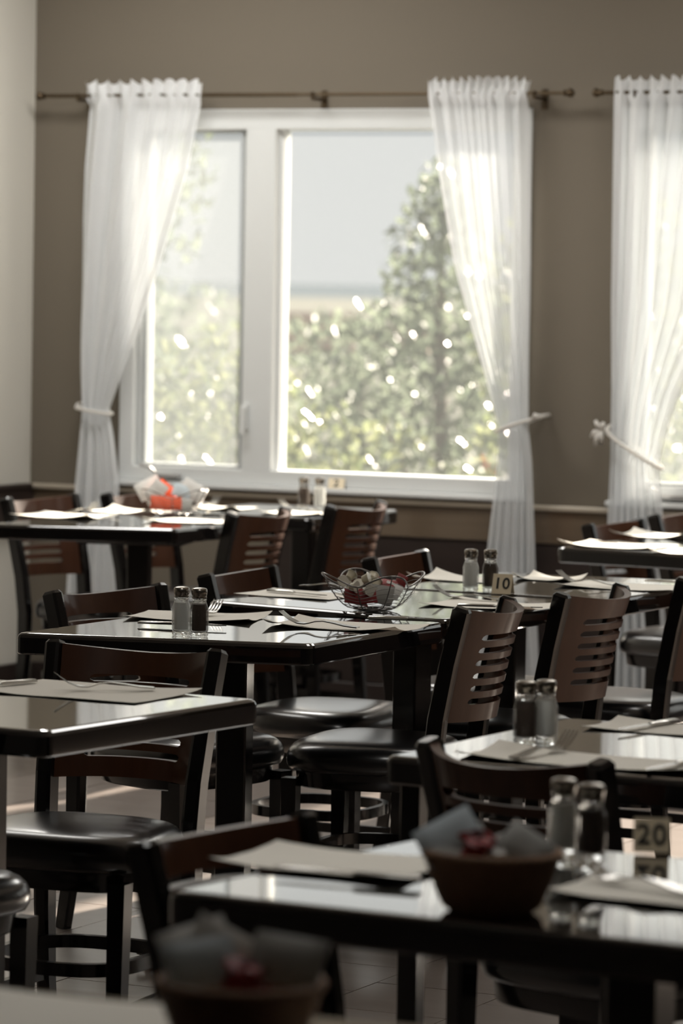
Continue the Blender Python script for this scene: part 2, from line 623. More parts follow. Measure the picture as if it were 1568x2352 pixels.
for dx, dz in ((-.035, -.02), (-.02, -.05), (.005, -.045), (.012, .03), (-.02, .035)):
    m.tube([(1.05, -.115, 1.045), (1.05 + dx * .6, -.13, 1.045 + dz * .5 + .006), (1.05 + dx, -.125, 1.045 + dz)], .006, 6, scales=(1, 1.6, 1))
m.build('tieback', M['cord'], c, True)


def rod(a, b, label, brs):
    m = MB().tube([(a, -.095, 2.217), ((a + b) / 2, -.095, 2.217)], .0075, 10)
    m.tube([((a + b) / 2, -.095, 2.217), (b, -.095, 2.217)], .006, 10)
    t = on_wall(m.build('curtain_rod', M['bronze'], None, 40))
    tag(t, label, 'curtain rod', 'bronze curtain rods')
    for x, s in ((a, -1), (b, 1)):
        f = MB()
        prof = [(.004, 0), (.012, .004), (.012, .008), (.009, .012), (.015, .02), (.0165, .028), (.013, .036), (.005, .041)]
        f.lathe(prof, 14)
        R = Matrix.Translation((x, -.095, 2.217)) @ Matrix.Rotation(s * PI / 2, 4, 'Y')
        f.v = [tuple(R @ Vector(p)) for p in f.v]
        f.build('finial', M['bronze'], t, 50)
    for x in brs:
        k = MB().box(x - .012, x + .012, -.008, -.0005, 2.165, 2.235, .002)
        k.box(x - .006, x + .006, -.10, -.006, 2.196, 2.208, .002)
        k.box(x - .006, x + .006, -.108, -.102, 2.198, 2.226, .002)
        k.build('bracket', M['bronze'], t)
    return t


rod(-1.20, .872, 'long bronze curtain rod with ball ends above the wide window', (-1.06, -.095, .765))
rod(1.022, 3.1, 'bronze curtain rod at the right, only its left ball end showing', (1.14, 2.1, 2.98))

# ------------------------------------------------------------------ tables
TT = 0.76                                            # tabletop height
D1A = math.radians(-28.0)                            # direction of the table rows


def rounded(quad, r, n=5):
    out = []
    k = len(quad)
    for i in range(k):
        p, q, s = Vector(quad[i - 1]), Vector(quad[i]), Vector(quad[(i + 1) % k])
        a = q + (p - q).normalized() * r
        b = q + (s - q).normalized() * r
        for j in range(n + 1):
            t = j / n
            out.append(a * (1 - t) ** 2 + q * 2 * t * (1 - t) + b * t * t)
    return out


def table(label, quad, style, tilt=0.0, foot=(0, 0)):
    cx = sum(p[0] for p in quad) / 4
    cy = sum(p[1] for p in quad) / 4
    t = empty('dining_table', (cx, cy, 0))
    tag(t, label, 'table', 'black lacquered dining tables')
    q = [(p[0] - cx, p[1] - cy) for p in quad]
    rings = []
    for inset, z in ((.004, .712), (0, .716), (0, .7495), (.0022, .7555), (.0065, .7590), (.013, TT)):
        qq = []
        for i in range(4):
            v = Vector(q[i])
            qq.append(v * (1 - inset * 1.4 / v.length))
        rings.append([(p.x, p.y, z - tilt * (p.x * .48 + p.y * .87)) for p in rounded(qq, .022 - inset * .3)])
    MB().loft(rings).build('tabletop', M['tabletop'], t)
    ang = math.atan2(q[1][1] - q[0][1], q[1][0] - q[0][0])
    R = Matrix.Translation((foot[0], foot[1], 0)) @ Matrix.Rotation(ang, 4, 'Z')
    if style == 'pedestal':
        MB().box(-.035, .035, -.035, .035, .072, .7, .004, R).build('column', M['black'], t)
        MB().box(-.17, .17, -.17, .17, .699, .7115, 0, R).build('mounting_plate', M['iron'], t)
        m = MB()
        for k in range(4):
            A = R @ Matrix.Rotation(PI / 4 + k * PI / 2, 4, 'Z')
            m.sweep([A @ Vector(p) for p in ((0, 0, .058), (.09, 0, .052), (.18, 0, .040), (.235, 0, .036))],
                    [(.030, -.012), (.030, .010), (.018, .020), (-.018, .020), (-.030, .010), (-.030, -.012)], scales=(1, .95, .8, .65))
        m.build('base', M['iron'], t)
        for k in range(4):
            p = R @ Matrix.Rotation(PI / 4 + k * PI / 2, 4, 'Z') @ Vector((.215, 0, 0))
            MB().lathe([(.010, 0), (.017, .004), (.017, .010), (.008, .014), (.006, .028)], 12, p.x, p.y).build('glide', M['iron'], t)
    else:
        ins = [Vector(p) * (1 - .055 / Vector(p).length) for p in q]
        for p in ins:
            T = Matrix.Translation((p.x, p.y, 0)) @ Matrix.Rotation(ang, 4, 'Z')
            MB().box(-.018, .018, -.018, .018, 0, .7115, .003, T).build('leg', M['black'], t)
    return t


table('dark table in sharp focus holding salt and pepper at its left end', [(-.717, 8.434), (-.062, 8.280), (.245, 8.895), (-.40, 9.055)], 'pedestal')
table('dark table right behind the in-focus salt and pepper table, under the wire bowl', [(-.326, 9.393), (.24, 8.955), (.605, 9.575), (.06, 9.885)], 'pedestal', 0, (.035, -.09))
table('dark table carrying the card numbered 10', [(.115, 9.90), (.672, 9.612), (1.02, 10.28), (.42, 10.50)], 'pedestal', 0, (-.11, 0))
table('dark table cut by the left edge, a single fork and placemat on it', [(-1.164, 6.945), (-.504, 6.593), (-.146, 7.174), (-.81, 7.53)], 'pedestal')
table('blurred dark table low in the picture with the woven basket on it', [(-.217, 4.861), (.66, 4.375), (1.01, 4.98), (.138, 5.467)], 'pedestal', .012)
table('dark table at the right with a placemat drooping over its near edge', [(.076, 6.339), (.74, 5.985), (1.08, 6.61), (.415, 6.956)], 'legs')
table('dark table far left by the wall with the bowl of red packets', [(-1.14, 12.17), (-.526, 12.07), (-.20, 12.69), (-.81, 12.79)], 'pedestal', 0, (.02, -.07))
table('dark table directly under the wide window, farthest from the camera', [(-.62, 12.97), (-.10, 12.78), (.20, 13.35), (-.32, 13.56)], 'pedestal', 0, (.08, .215))
table('dark table at the right edge near the curtains, several napkins spread on it', [(.647, 11.549), (1.25, 11.20), (1.58, 11.80), (.98, 12.15)], 'pedestal')
table('nearest table, cut by the bottom edge under pale napkins', [(-.86, 3.72), (-.03, 3.40), (.24, 3.965), (-.60, 4.29)], 'pedestal')

# ------------------------------------------------------------------ chairs: seat origin on the floor, facing +y
LAST = {}


def post_pts(s):
    return [(s * .168, -.235, 0), (s * .166, -.215, .12), (s * .164, -.202, .27), (s * .164, -.200, .42), (s * .168, -.213, .54), (s * .175, -.240, .67), (s * .182, -.272, .795)]


def make_chair():
    t = empty('dining_chair')
    # front legs
    for s in (-1, 1):
        rings = []
        for z, h in ((0, .0135), (.02, .0145), (.2, .0165), (.385, .0185)):
            x, y = s * (.176 - .006 * (1 - z / .385)), .142
            rings.append([(x - h, y - h, z), (x + h, y - h, z), (x + h, y + h, z), (x - h, y + h, z)])
        MB().loft(rings).build('leg', M['black'], t)
    for s in (-1, 1):
        P = post_pts(s)
        prof = [(.0165, -.017), (.0165, .017), (.010, .021), (-.010, .021), (-.0165, .017), (-.0165, -.017), (-.010, -.021), (.010, -.021)]
        m = MB().sweep(P, prof, upv=(0, 1, 0), scales=(.82, .9, 1, 1.08, 1.05, 1, 1))
        # chamfered cap on top of the post
        d = (Vector(P[-1]) - Vector(P[-2])).normalized()
        m.sweep([Vector(P[-1]) - d * .0005, Vector(P[-1]) + d * .007], prof, upv=(0, 1, 0), scales=(1, .72))
        m.build('back_post', M['black'], t)
    # seat pad: rounded trapezoid, puffed
    def outline(k, z):
        pts = []
        for j in range(40):
            a = 2 * PI * j / 40
            c, s = math.cos(a), math.sin(a)
            e = 2 / 3.4
            x = .217 * math.copysign(abs(c) ** e, c) * k
            y = .188 * math.copysign(abs(s) ** e, s) * k
            x *= 1 + .10 * (y / .188) - .03
            pts.append((x, y - .010, z))
        return pts
    rings = [outline(k, z) for k, z in ((.90, .4005), (.97, .404), (.995, .415), (1.0, .426), (.992, .439), (.968, .451), (.928, .460), (.87, .4665), (.79, .4702), (.67, .4728), (.5, .4742), (.25, .4749), (.06, .475))]
    MB().loft(rings).build('seat', M['seat'], t, True)
    MB().loft([outline(.86, .362), outline(.88, .366), outline(.90, .4)]).build('seat_frame', M['black'], t, 40)
    # bent ring stretcher between the legs
    ring = []
    for j in range(44):
        a = 2 * PI * j / 44
        c, s = math.cos(a), math.sin(a)
        e = 2 / 2.9
        ring.append((.152 * math.copysign(abs(c) ** e, c), -.028 + .156 * math.copysign(abs(s) ** e, s), .205))
    MB().sweep(ring, [(.008, -.013), (.008, .013), (-.008, .013), (-.008, -.013)], True).build('ring_stretcher', M['black'], t, 40)
    for s in (-1, 1):
        MB().sweep([(s * .172, .132, .128), (s * .165, -.204, .128)], [(.008, -.012), (.008, .012), (-.008, .012), (-.008, -.012)]).build('side_rail', M['black'], t)
    # curved plywood back with six slots
    NU = 26
    us_ = [-1 + 2 * i / NU for i in range(NU + 1)]
    uin = 0.70
    us_ = sorted([u for u in us_ if abs(abs(u) - uin) > .04] + [-uin, uin, -uin + .045, uin - .045])
    zt, zb = .797, .530
    zs, slots = [zt, .735], []
    z = .735
    for k in range(6):
        slots.append(len(zs) - 1)
        zs += [z - .0145]
        z -= .0300
        if k < 5:
            zs.append(z)
    zs.append(zb)

    def base_y(zz):
        P = post_pts(1)
        for a, b in zip(P, P[1:]):
            if a[2] <= zz <= b[2]:
                f = (zz - a[2]) / (b[2] - a[2])
                return a[1] + (b[1] - a[1]) * f, abs(a[0]) + (abs(b[0]) - abs(a[0])) * f
        return P[-1][1], P[-1][0]
    nz, nu = len(zs), len(us_)
    V, F = [], []
    slot_rows = set(slots)
    for layer in (0, 1):
        for i, zz in enumerate(zs):
            for j, u in enumerate(us_):
                y0, xw = base_y(zz)
                xw -= .012
                bul = .074 * (1 - abs(u) ** 2.3)
                x = u * xw
                th = .0085 * (1 if layer else -1)
                slope = .074 * 2.3 * abs(u) ** 1.3 * (1 if u > 0 else -1) / xw
                nl = math.hypot(1, slope)
                dz = 0.0
                if i == 0:
                    dz = -.016 * (1 - u * u)
                # round the slot ends
                if abs(abs(u) - uin) < 1e-6:
                    if i in slot_rows:
                        dz = -.0042
                    elif (i - 1) in slot_rows:
                        dz = .0042
                V.append((x - th * slope / nl * 1.0, y0 - bul + th / nl, zz + dz))
    def keep(i, j):
        if i in slot_rows and us_[j] >= -uin - 1e-6 and us_[j + 1] <= uin + 1e-6:
            return False
        return True
    N = nz * nu
    edges = {}
    for i in range(nz - 1):
        for j in range(nu - 1):
            if not keep(i, j):
                continue
            a, b, c, d = i * nu + j, i * nu + j + 1, (i + 1) * nu + j + 1, (i + 1) * nu + j
            F.append((a + N, b + N, c + N, d + N))
            F.append((d, c, b, a))
            for e in ((a, b), (b, c), (c, d), (d, a)):
                k = tuple(sorted(e))
                if k in edges:
                    edges[k] = None
                else:
                    edges[k] = e
    for e in edges.values():
        if e:
            a, b = e
            F.append((b + N, a + N, a, b))
    p = MB().add(V, F).build('back_panel', M['panel'], t, 35)
    p['label'] = 'curved brown plywood back with six cut slots'
    return t


chair_proto = make_chair()


def chair(x, y, fx, fy, label):
    t = take(chair_proto)
    t.location = (x, y, 0)
    t.rotation_euler = (0, 0, math.atan2(-fx, fy))
    tag(t, label, 'chair', 'slot-backed dining chairs')
    return t


CHAIRS = [
    ('1', 'chair behind the left corner of the in-focus table, its back above the salt shaker'),
    ('2', 'second chair along the far side of the long row, left of the wire bowl'),
    ('3', 'chair behind the wire bowl, its back rail low and dark'),
    ('G', 'black chair with its wide back beyond the single-fork table, its seat tucked under it'),
    ('R1', 'brown slotted chair at the centre right, nearer of the two sharp ones'),
    ('R2', 'brown slotted chair at the right, farther of the two sharp ones'),
    ('R3', 'sharp chair cut off by the right edge, its slanted post beside a pale seat'),
    ('M', 'dark blurred chair with its curved back to the camera, in front of the right-hand table'),
    ('E8', 'black blurred chair low in the picture, left of the woven basket'),
    ('P9', 'far chair in the left corner, against the left edge of the picture'),
    ('P10', 'far chair half hidden behind the bowl of red packets'),
    ('P11', 'far brown slotted chair left of its twin, beside the glaring table corner'),
    ('P12', 'far brown slotted chair under the window, above the wire bowl'),
    ('Q14', 'far chair at the right edge, at the left side of the napkin-covered table'),
    ('Q15', 'farthest chair at the right edge, behind another chair by the curtain'),
    ('S17', 'chair at the lower left edge, only a seat corner and one leg showing'),
]
POS = {
    '1': (-0.356, 9.026, 0.759, -0.651),
    '2': (-0.017, 9.735, 0.905, -0.425),
    '3': (0.4, 10.426, 0.915, -0.403),
    'G': (-0.518, 7.507, -0.392, -0.92),
    'R1': (0.085, 9.057, -0.943, 0.332),
    'R2': (0.379, 9.557, -0.889, 0.457),
    'M': (0.469, 6.298, 0.694, 0.72),
    'E8': (0.073, 5.025, 0.825, -0.565),
    'P9': (-0.802, 12.914, 0.829, -0.559),
    'P10': (-0.489, 13.297, 0.848, -0.53),
    'P11': (-0.51, 12.587, -0.891, 0.454),
    'P12': (-0.19, 13.06, -0.883, 0.469),
    'Q14': (1.1, 12.042, 0.866, -0.5),
    'Q15': (1.353, 12.606, 0.866, -0.5),
    'R3': (0.7290000000000001, 10.117, -0.88, 0.47),
    'S17': (-0.785, 6.87, 0.47, 0.88),
}
for k, lab in CHAIRS:
    chair(*POS[k], lab)

# ------------------------------------------------------------------ salt and pepper


def octa(a):
    # square with cut corners
    c, s = abs(math.cos(a)), abs(math.sin(a))
    return min(1 / max(c, s), 1.32 / (c + s))


def make_shaker(kind):
    t = empty(kind + '_shaker')
    j = MB()
    rings = []
    for r, z, rd in ((.0185, 0, .3), (.0200, .002, .15), (.0205, .006, 0), (.0185, .009, 0), (.0205, .013, 0), (.0207, .058, 0), (.0205, .061, 0), (.0165, .0735, .55), (.0152, .0775, 1), (.0152, .079, 1),
                     (.0166, .080, 1), (.0166, .0825, 1), (.0150, .084, 1), (.0150, .092, 1)):
        ring = []
        for k in range(32):
            a = 2 * PI * k / 32
            q = octa(a) * (1 - rd) + rd
            ring.append((r * q * math.cos(a), r * q * math.sin(a), z))
        rings.append(ring)
    j.loft(rings).build('glass_jar', M['glass'], t, 25)
    rings = []
    for r, z, rd in ((.0142, .0125, .1), (.0154, .014, .05), (.0154, .058, .05), (.0125, .0715 if kind == 'salt' else .070, .6)):
        ring = []
        for k in range(32):
            a = 2 * PI * k / 32
            q = octa(a) * (1 - rd) + rd
            ring.append((r * q * math.cos(a), r * q * math.sin(a), z))
        rings.append(ring)
    c = MB().loft(rings).build(kind, M[kind], t, 25)
    c['label'] = 'white salt filling' if kind == 'salt' else 'dark ground pepper filling'
    cap = MB().lathe([(.0158, .0845), (.0166, .0850), (.0166, .0880), (.0158, .0885), (.0160, .0900), (.0172, .0925), (.0178, .0975), (.0176, .1025), (.0160, .1055), (.0120, .1070), (.006, .1078), (.001, .108)], 28)
    cp = cap.build('metal_cap', M['chrome'], t, 35)
    h = MB()
    for k in range(7):
        a = 2 * PI * k / 7
        r = .006 if k else 0
        h.lathe([(.0008, .1066), (.0008, .1082 if not k else .1078)], 6, r * math.cos(a), r * math.sin(a))
    h.build('shaker_hole', M['ink'], cp)
    return t


protos = {'salt': make_shaker('salt'), 'pepper': make_shaker('pepper')}


def shaker(kind, xy, label, rz=-.2):
    t = take(protos[kind])
    t.location = (xy[0], xy[1], TT + .0005)
    t.rotation_euler = (0, 0, rz)
    tag(t, label, kind + ' shaker', 'glass salt and pepper shakers')


shaker('salt', (-0.349, 8.441), 'salt shaker in sharp focus, left of the sharp pepper shaker', -.35)
shaker('pepper', (-0.309, 8.417), 'pepper shaker in sharp focus on the table at left', -.15)
shaker('salt', (0.334, 9.819), 'salt shaker on the table with card 10, left of its pepper', -.1)
shaker('pepper', (0.384, 9.816), 'pepper shaker right behind the card numbered 10', -.1)
shaker('pepper', (0.321, 6.544), 'blurred pepper shaker at the right, left of its salt, in front of the brown chairs', -.1)
shaker('salt', (0.357, 6.568), 'blurred salt shaker at the right, in front of the brown chairs', .1)
shaker('salt', (0.312, 5.244), 'large blurred salt shaker beside the woven basket', -.2)
shaker('pepper', (0.347, 5.192), 'large blurred pepper shaker next to the woven basket and its salt', -.3)
shaker('pepper', (-0.132, 13.320), 'far pepper shaker under the window, left of its salt')
shaker('salt', (-0.077, 13.310), 'far salt shaker under the window near the card numbered 2')

# ------------------------------------------------------------------ number cards


def tent(xyz, rz, text, label, size=.05, h=.046, shade='card'):
    t = empty('table_number_card', xyz, rz)
    tag(t, label, 'number card', 'folded table number cards')
    w2, d = size / 2, .019
    th = .0016
    m = MB()
    sl = [(-w2, -d, 0), (w2, -d, 0), (w2, 0, h), (-w2, 0, h)]
    for s in (1, -1):
        vs = []
        for p in sl:
            vs.append((p[0], p[1] * s, p[2]))
        for p in sl:
            vs.append((p[0], (p[1] + th if p[1] else 0) * s, max(0, p[2] - (th * 1.5 if p[2] else 0))))
        m.add(vs, [(0, 1, 2, 3), (7, 6, 5, 4), (0, 4, 5, 1), (1, 5, 6, 2), (2, 6, 7, 3), (3, 7, 4, 0)])
    m.build('folded_card', M[shade], t)
    cu = bpy.data.curves.new('number', 'FONT')
    cu.body = text
    cu.align_x = 'CENTER'
    cu.align_y = 'CENTER'
    cu.size = .041
    cu.offset = .0007
    cu.space_character = 1.08
    cu.extrude = .0002
    cu.materials.append(M['ink'])
    tmp = bpy.data.objects.new('number_outline', cu)
    me = bpy.data.meshes.new_from_object(tmp)
    bpy.data.objects.remove(tmp)
    me.name = 'number'
    o = bpy.data.objects.new('number', me)
    COL.objects.link(o)
    o.parent = t
    o['label'] = 'printed black number ' + text
    an = math.atan2(h, d)
    o.rotation_euler = (an, 0, 0)
    o.location = (0, -d / 2 - .0006, h / 2 + .0002)
    return t


a = (0.414, 9.726)
tent((a[0], a[1] + .02, TT + .0005), -.32, '10', 'cream folded card with black number 10 beside the pepper shaker', .051, .050)
a = (0.439, 5.275)
tent((a[0], a[1] + .03, TT + .0005), -.10, '20', 'dark blurred number card at the lower right edge', .050, .046)
s_ = wpt(-.01, .022, SILL)
tent((s_.x, s_.y, SILL + .0005), -WA + .2, '2', 'small number card standing on the window sill', .060, .036)

# ------------------------------------------------------------------ paper placemats and cutlery


def placemat(xy, rz, seed, label, sx=.36, sy=.25, curl=.012, z=0.0, droop=0.0):
    r = random.Random(seed)
    NX, NY = 16, 11
    ph = [r.uniform(0, 6.28) for _ in range(5)]
    cc = [r.uniform(0, 1) * curl for _ in range(4)]
    vs = []
    for layer in (0, 1):
        for i in range(NY + 1):
            for j in range(NX + 1):
                u, v = j / NX * 2 - 1, i / NY * 2 - 1
                h = .0010 + .0012 * (1 + math.sin(4 * u + 2 * v + ph[0])) * (.4 + .6 * max(abs(u), abs(v))) * .5
                for k, (cu, cv) in enumerate(((-1, -1), (1, -1), (1, 1), (-1, 1))):
                    d = max(0, 1 - math.hypot((u - cu) * .9, v - cv) / .75)
                    h += cc[k] * d * d
                ex = 1 + .006 * math.sin(9 * v + ph[1])
                ey = 1 + .010 * math.sin(7 * u + ph[2])
                vs.append((u * sx / 2 * ex, v * sy / 2 * ey, h + layer * .0007))
    W = NX + 1
    N = W * (NY + 1)
    fs = []
    for i in range(NY):
        for j in range(NX):
            a = i * W + j
            fs.append((a + N, a + 1 + N, a + W + 1 + N, a + W + N))
            fs.append((a + W, a + W + 1, a + 1, a))
    for j in range(NX):
        fs.append((j, j + 1, j + 1 + N, j + N))
        a = NY * W + j
        fs.append((a + 1, a, a + N, a + 1 + N))
    for i in range(NY):
        a = i * W
        fs.append((a + W, a, a + N, a + W + N))
        a = i * W + NX
        fs.append((a, a + W, a + W + N, a + N))
    o = MB().add(vs, fs).build('paper_placemat', M['paper'], None, 40)
    o.location = (xy[0], xy[1], TT + .0004 + z)
    o.rotation_euler = (0, 0, rz)
    tag(o, label, 'placemat', 'paper placemats')
    return o


D1 = math.radians(-28)
D2 = math.radians(62)
placemat((-0.329, 8.900), math.radians(-13), 1, 'paper placemat behind the sharp salt and pepper shakers', .30, .22)
placemat((0.015, 8.718), math.radians(-24), 2, 'sharp paper placemat with a curled corner in front of the wire bowl', .33, .20, .02)
placemat((-0.099, 9.588), D1, 3, 'paper placemat left of the wire bowl, a knife on it', .27, .20)
placemat((0.372, 9.361), D1, 4, 'paper placemat in front of card 10, partly behind the nearer brown chair', .30, .21)
placemat((0.323, 10.195), D1, 5, 'paper placemat at the far side, behind the salt shaker of table 10', .24, .18, .02)
placemat((0.560, 10.249), D1, 35, 'paper placemat at the far side, behind card 10', .16, .14, .02)
placemat((0.751, 10.025), D1, 6, 'paper placemat behind the farther brown slotted chair', .33, .21)
placemat((-0.475, 7.235), D1, 7, 'paper placemat on the table at the left edge', .36, .25)
placemat((0.602, 6.773), D1, 8, 'paper placemat at the right edge, above the drooping one', .30, .16)
placemat((0.435, 6.291), D1, 9, 'paper placemat along the near edge of the right-hand table', .46, .17, .02)
placemat((0.000, 5.113), math.radians(-26), 10, 'blurred paper placemat left of the woven basket', .28, .20, .01, .004)
placemat((0.417, 4.895), math.radians(-30), 11, 'blurred paper placemat at the lower right edge under a fork', .26, .16, .01, .004)
placemat((-0.281, 4.005), math.radians(-20), 12, 'very blurred pale placemat in the bottom left corner', .34, .23, .006)
placemat((0.039, 3.818), math.radians(-20), 13, 'sliver of a pale placemat at the bottom edge', .16, .16, .006)
placemat((-0.908, 12.619), D1, 14, 'bright far placemat at the left edge of the table with red packets', .30, .22, .02)
placemat((-0.710, 12.919), D1, 15, 'bright far placemat just left of the bowl of red packets', .26, .20, .02)
placemat((-0.486, 12.460), D1, 16, 'bright far placemat in front of the bowl of red packets', .26, .20, .02)
placemat((-0.426, 13.206), D1, 17, 'bright far placemat right of the bowl of red packets', .22, .18, .03)
placemat((-0.139, 12.989), D1, 18, 'bright far placemat in front of the shakers under the window', .24, .18, .02)
placemat((0.843, 11.638), D1, 19, 'left one of the napkins on the far right table', .30, .24, .02)
placemat((1.015, 12.127), D1, 20, 'napkin at the back of the far right table', .28, .20, .03)
placemat((1.045, 11.386), D1, 36, 'napkin nearest the right edge on the far right table', .22, .2, .02)


def make_fork():
    m = MB()
    # (distance, height, half width)
    sp = [(0, .0015, .010), (.006, .002, .0125), (.03, .004, .012), (.06, .009, .0085), (.085, .012, .0052), (.105, .010, .0042), (.118, .006, .006), (.128, .004, .011), (.140, .0045, .0135), (.148, .006, .0138)]
    top, bot = [], []
    rings = []
    for s, z, w in sp:
        rings.append([(s, -w, z), (s, w, z), (s, w, z + .0026), (s, -w, z + .0026)])
    m.loft(rings)
    for k in range(4):
        y = -.0114 + k * .0076
        m.loft([[(s, y - w, z), (s, y + w, z), (s, y + w, z + .0016), (s, y - w, z + .0016)] for s, z, w in
                ((.147, .006, .0025), (.165, .013, .0021), (.180, .023, .0018), (.190, .031, .0010))])
    return m.mesh('fork', M['steel'], 40)


def make_knife():
    m = MB()
    rings = []
    for s, w, h in ((0, .006, .003), (.004, .0085, .006), (.05, .0085, .0065), (.088, .0065, .0065), (.095, .005, .005)):
        rings.append([(s, -w, 0.0), (s, w, 0.0), (s, w, h * .7), (s, w * .6, h), (s, -w * .6, h), (s, -w, h * .7)])
    m.loft(rings)
    rings = []
    for s, a, b in ((.093, -.004, .005), (.105, -.007, .008), (.16, -.007, .0095), (.19, -.006, .0085), (.208, .001, .004)):
        rings.append([(s, a, .002), (s, b, .0026), (s, b, .0034), (s, a, .0046)])
    m.loft(rings)
    return m.mesh('knife', M['steel'], 40)


FORK, KNIFE = make_fork(), make_knife()


def cutlery(kind, a, b, label, z=.0055):
    """a = handle end, b = direction of the tip"""
    o = bpy.data.objects.new(kind, FORK if kind == 'fork' else KNIFE)
    COL.objects.link(o)
    o.location = (a[0], a[1], TT + z)
    o.rotation_euler = (0, 0, math.atan2(b[1] - a[1], b[0] - a[0]))
    tag(o, label, kind, 'steel cutlery')


cutlery('fork', (-0.349, 8.780), (-0.247, 9.059), 'sharp fork with raised tines just right of the pepper shaker')
cutlery('knife', (-0.455, 8.658), (-0.363, 8.632), 'dark knife lying left of the sharp salt shaker')
cutlery('fork', (0.042, 8.613), (-0.118, 8.680), 'sharp fork with raised tines at the middle of the in-focus table')
cutlery('knife', (0.066, 8.898), (0.177, 8.874), 'knife lying between the wire bowl and the curled placemat')
cutlery('knife', (-0.181, 9.638), (-0.049, 9.505), 'knife left of the wire bowl')
cutlery('fork', (-0.101, 9.794), (0.010, 9.721), 'fork on the far edge of the placemat left of the wire bowl')
cutlery('knife', (0.284, 9.254), (0.430, 9.222), 'knife on the placemat behind the nearer brown chair', .008)
cutlery('fork', (0.408, 9.445), (0.328, 9.480), 'fork in front of card 10')
cutlery('fork', (0.725, 9.976), (0.622, 10.054), 'fork left of the farther brown chair post, near card 10')
cutlery('knife', (0.806, 10.139), (0.917, 10.091), 'knife at the right edge, behind the farther brown chair', .008)
cutlery('knife', (-0.583, 7.359), (-0.660, 7.267), 'knife on the placemat at the left edge')
cutlery('fork', (-0.349, 7.256), (-0.455, 7.238), 'fork on the placemat at the left edge, tines raised')
cutlery('knife', (0.608, 6.868), (0.475, 6.675), 'large knife at the right edge on the upper placemat')
cutlery('fork', (0.290, 6.270), (0.392, 6.426), 'fork beside the blurred shakers, in front of the brown chairs')
cutlery('knife', (0.602, 6.314), (0.527, 6.190), 'knife at the right edge on the lower placemat')
cutlery('knife', (0.111, 4.939), (0.003, 4.986), 'bright blurred knife left of the woven basket', .0095)
cutlery('fork', (0.461, 4.855), (0.378, 4.933), 'blurred fork at the lower right edge', .0095)
cutlery('fork', (-0.912, 12.666), (-0.723, 13.015), 'far fork with raised tines on the table with red packets, left of the bowl')
cutlery('fork', (-0.498, 13.133), (-0.388, 13.426), 'far fork with raised tines right of the bowl of red packets')
cutlery('fork', (-0.080, 13.055), (-0.193, 13.173), 'far fork under the window, left of the shakers')
cutlery('knife', (0.754, 11.693), (0.883, 11.649), 'far knife on the left napkin of the far right table')

# ------------------------------------------------------------------ wire bowl, packets, creamers


def rim_r(a, k=1.0):
    c = abs(math.cos(2 * (a - .35)))                  # four raised corners
    return k * (.092 + .036 * c ** 1.6), .060 + .030 * c ** 1.8


def make_wire_bowl():
    t = empty('wire_bowl')
    ring = []
    for j in range(96):
        a = 2 * PI * j / 96
        r, z = rim_r(a)
        ring.append((r * math.cos(a), r * math.sin(a), z))
    MB().tube(ring, .0022, 7, True).build('rim', M['wire'], t, True)
    def at(a, f):
        r, z = rim_r(a)
        rb = .046
        q = f ** .75
        return ((rb + (r - rb) * q) * math.cos(a), (rb + (r - rb) * q) * math.sin(a), .004 + (z - .004) * f ** 1.5)
    m = MB()
    for k in range(8):
        a = .35 + k * PI / 4
        m.tube([at(a, f / 8) for f in range(9)], .0014, 6, upv=(-math.sin(a), math.cos(a), 0))
    m.build('rib_wire', M['wire'], t, True)
    m = MB()
    for f in (.12, .25, .38, .5, .62, .74, .86):
        m.tube([at(2 * PI * j / 64, f) for j in range(64)], .0007, 5, True)
    m.build('ring_wire', M['wire'], t, True)
    m = MB()
    for r in (.046, .034, .018):
        m.tube([(r * math.cos(2 * PI * j / 40), r * math.sin(2 * PI * j / 40), .0035) for j in range(40)], .0022, 6, True)
    m.tube([(-.046, 0, .0055), (.046, 0, .0055)], .0015, 6)
    m.tube([(0, -.046, .0055), (0, .046, .0055)], .0015, 6)
    m.build('base_ring', M['wire'], t, True)
    return t


bowl = make_wire_bowl()
BX = (0.079, 9.175)
bowl.location = (BX[0], BX[1], TT + .0012)
bowl.rotation_euler = (0, 0, .0)
tag(bowl, 'sharp dark wire bowl of creamers and packets in the middle of the table row', 'wire bowl', 'wire bowls of packets')
b2 = copy_tree(bowl)
FX = (-0.557, 12.769)
b2.location = (FX[0], FX[1], TT + .0012)
b2.rotation_euler = (0, 0, .4)
tag(b2, 'far blurred bowl of red and white packets near the left corner', 'wire bowl', 'wire bowls of packets')


def make_creamer():
    t = empty('creamer_cup')
    sq = lambda a: octa(a) * .95 + .05
    MB().lathe([(.0095, 0), (.0108, .0012), (.0142, .019), (.0150, .0205)], 24, shape=sq).build('cup', M['cream'], t, 30)
    m = MB().lathe([(.0172, .0206), (.0176, .0211), (.0176, .0216), (.0172, .0219)], 24, shape=sq)
    m.add([(.015, -.005, .0208), (.026, -.003, .0212), (.026, .003, .0212), (.015, .005, .0208)], [(0, 1, 2, 3)])
    m.build('lid', M['foil'], t, 30)
    return t


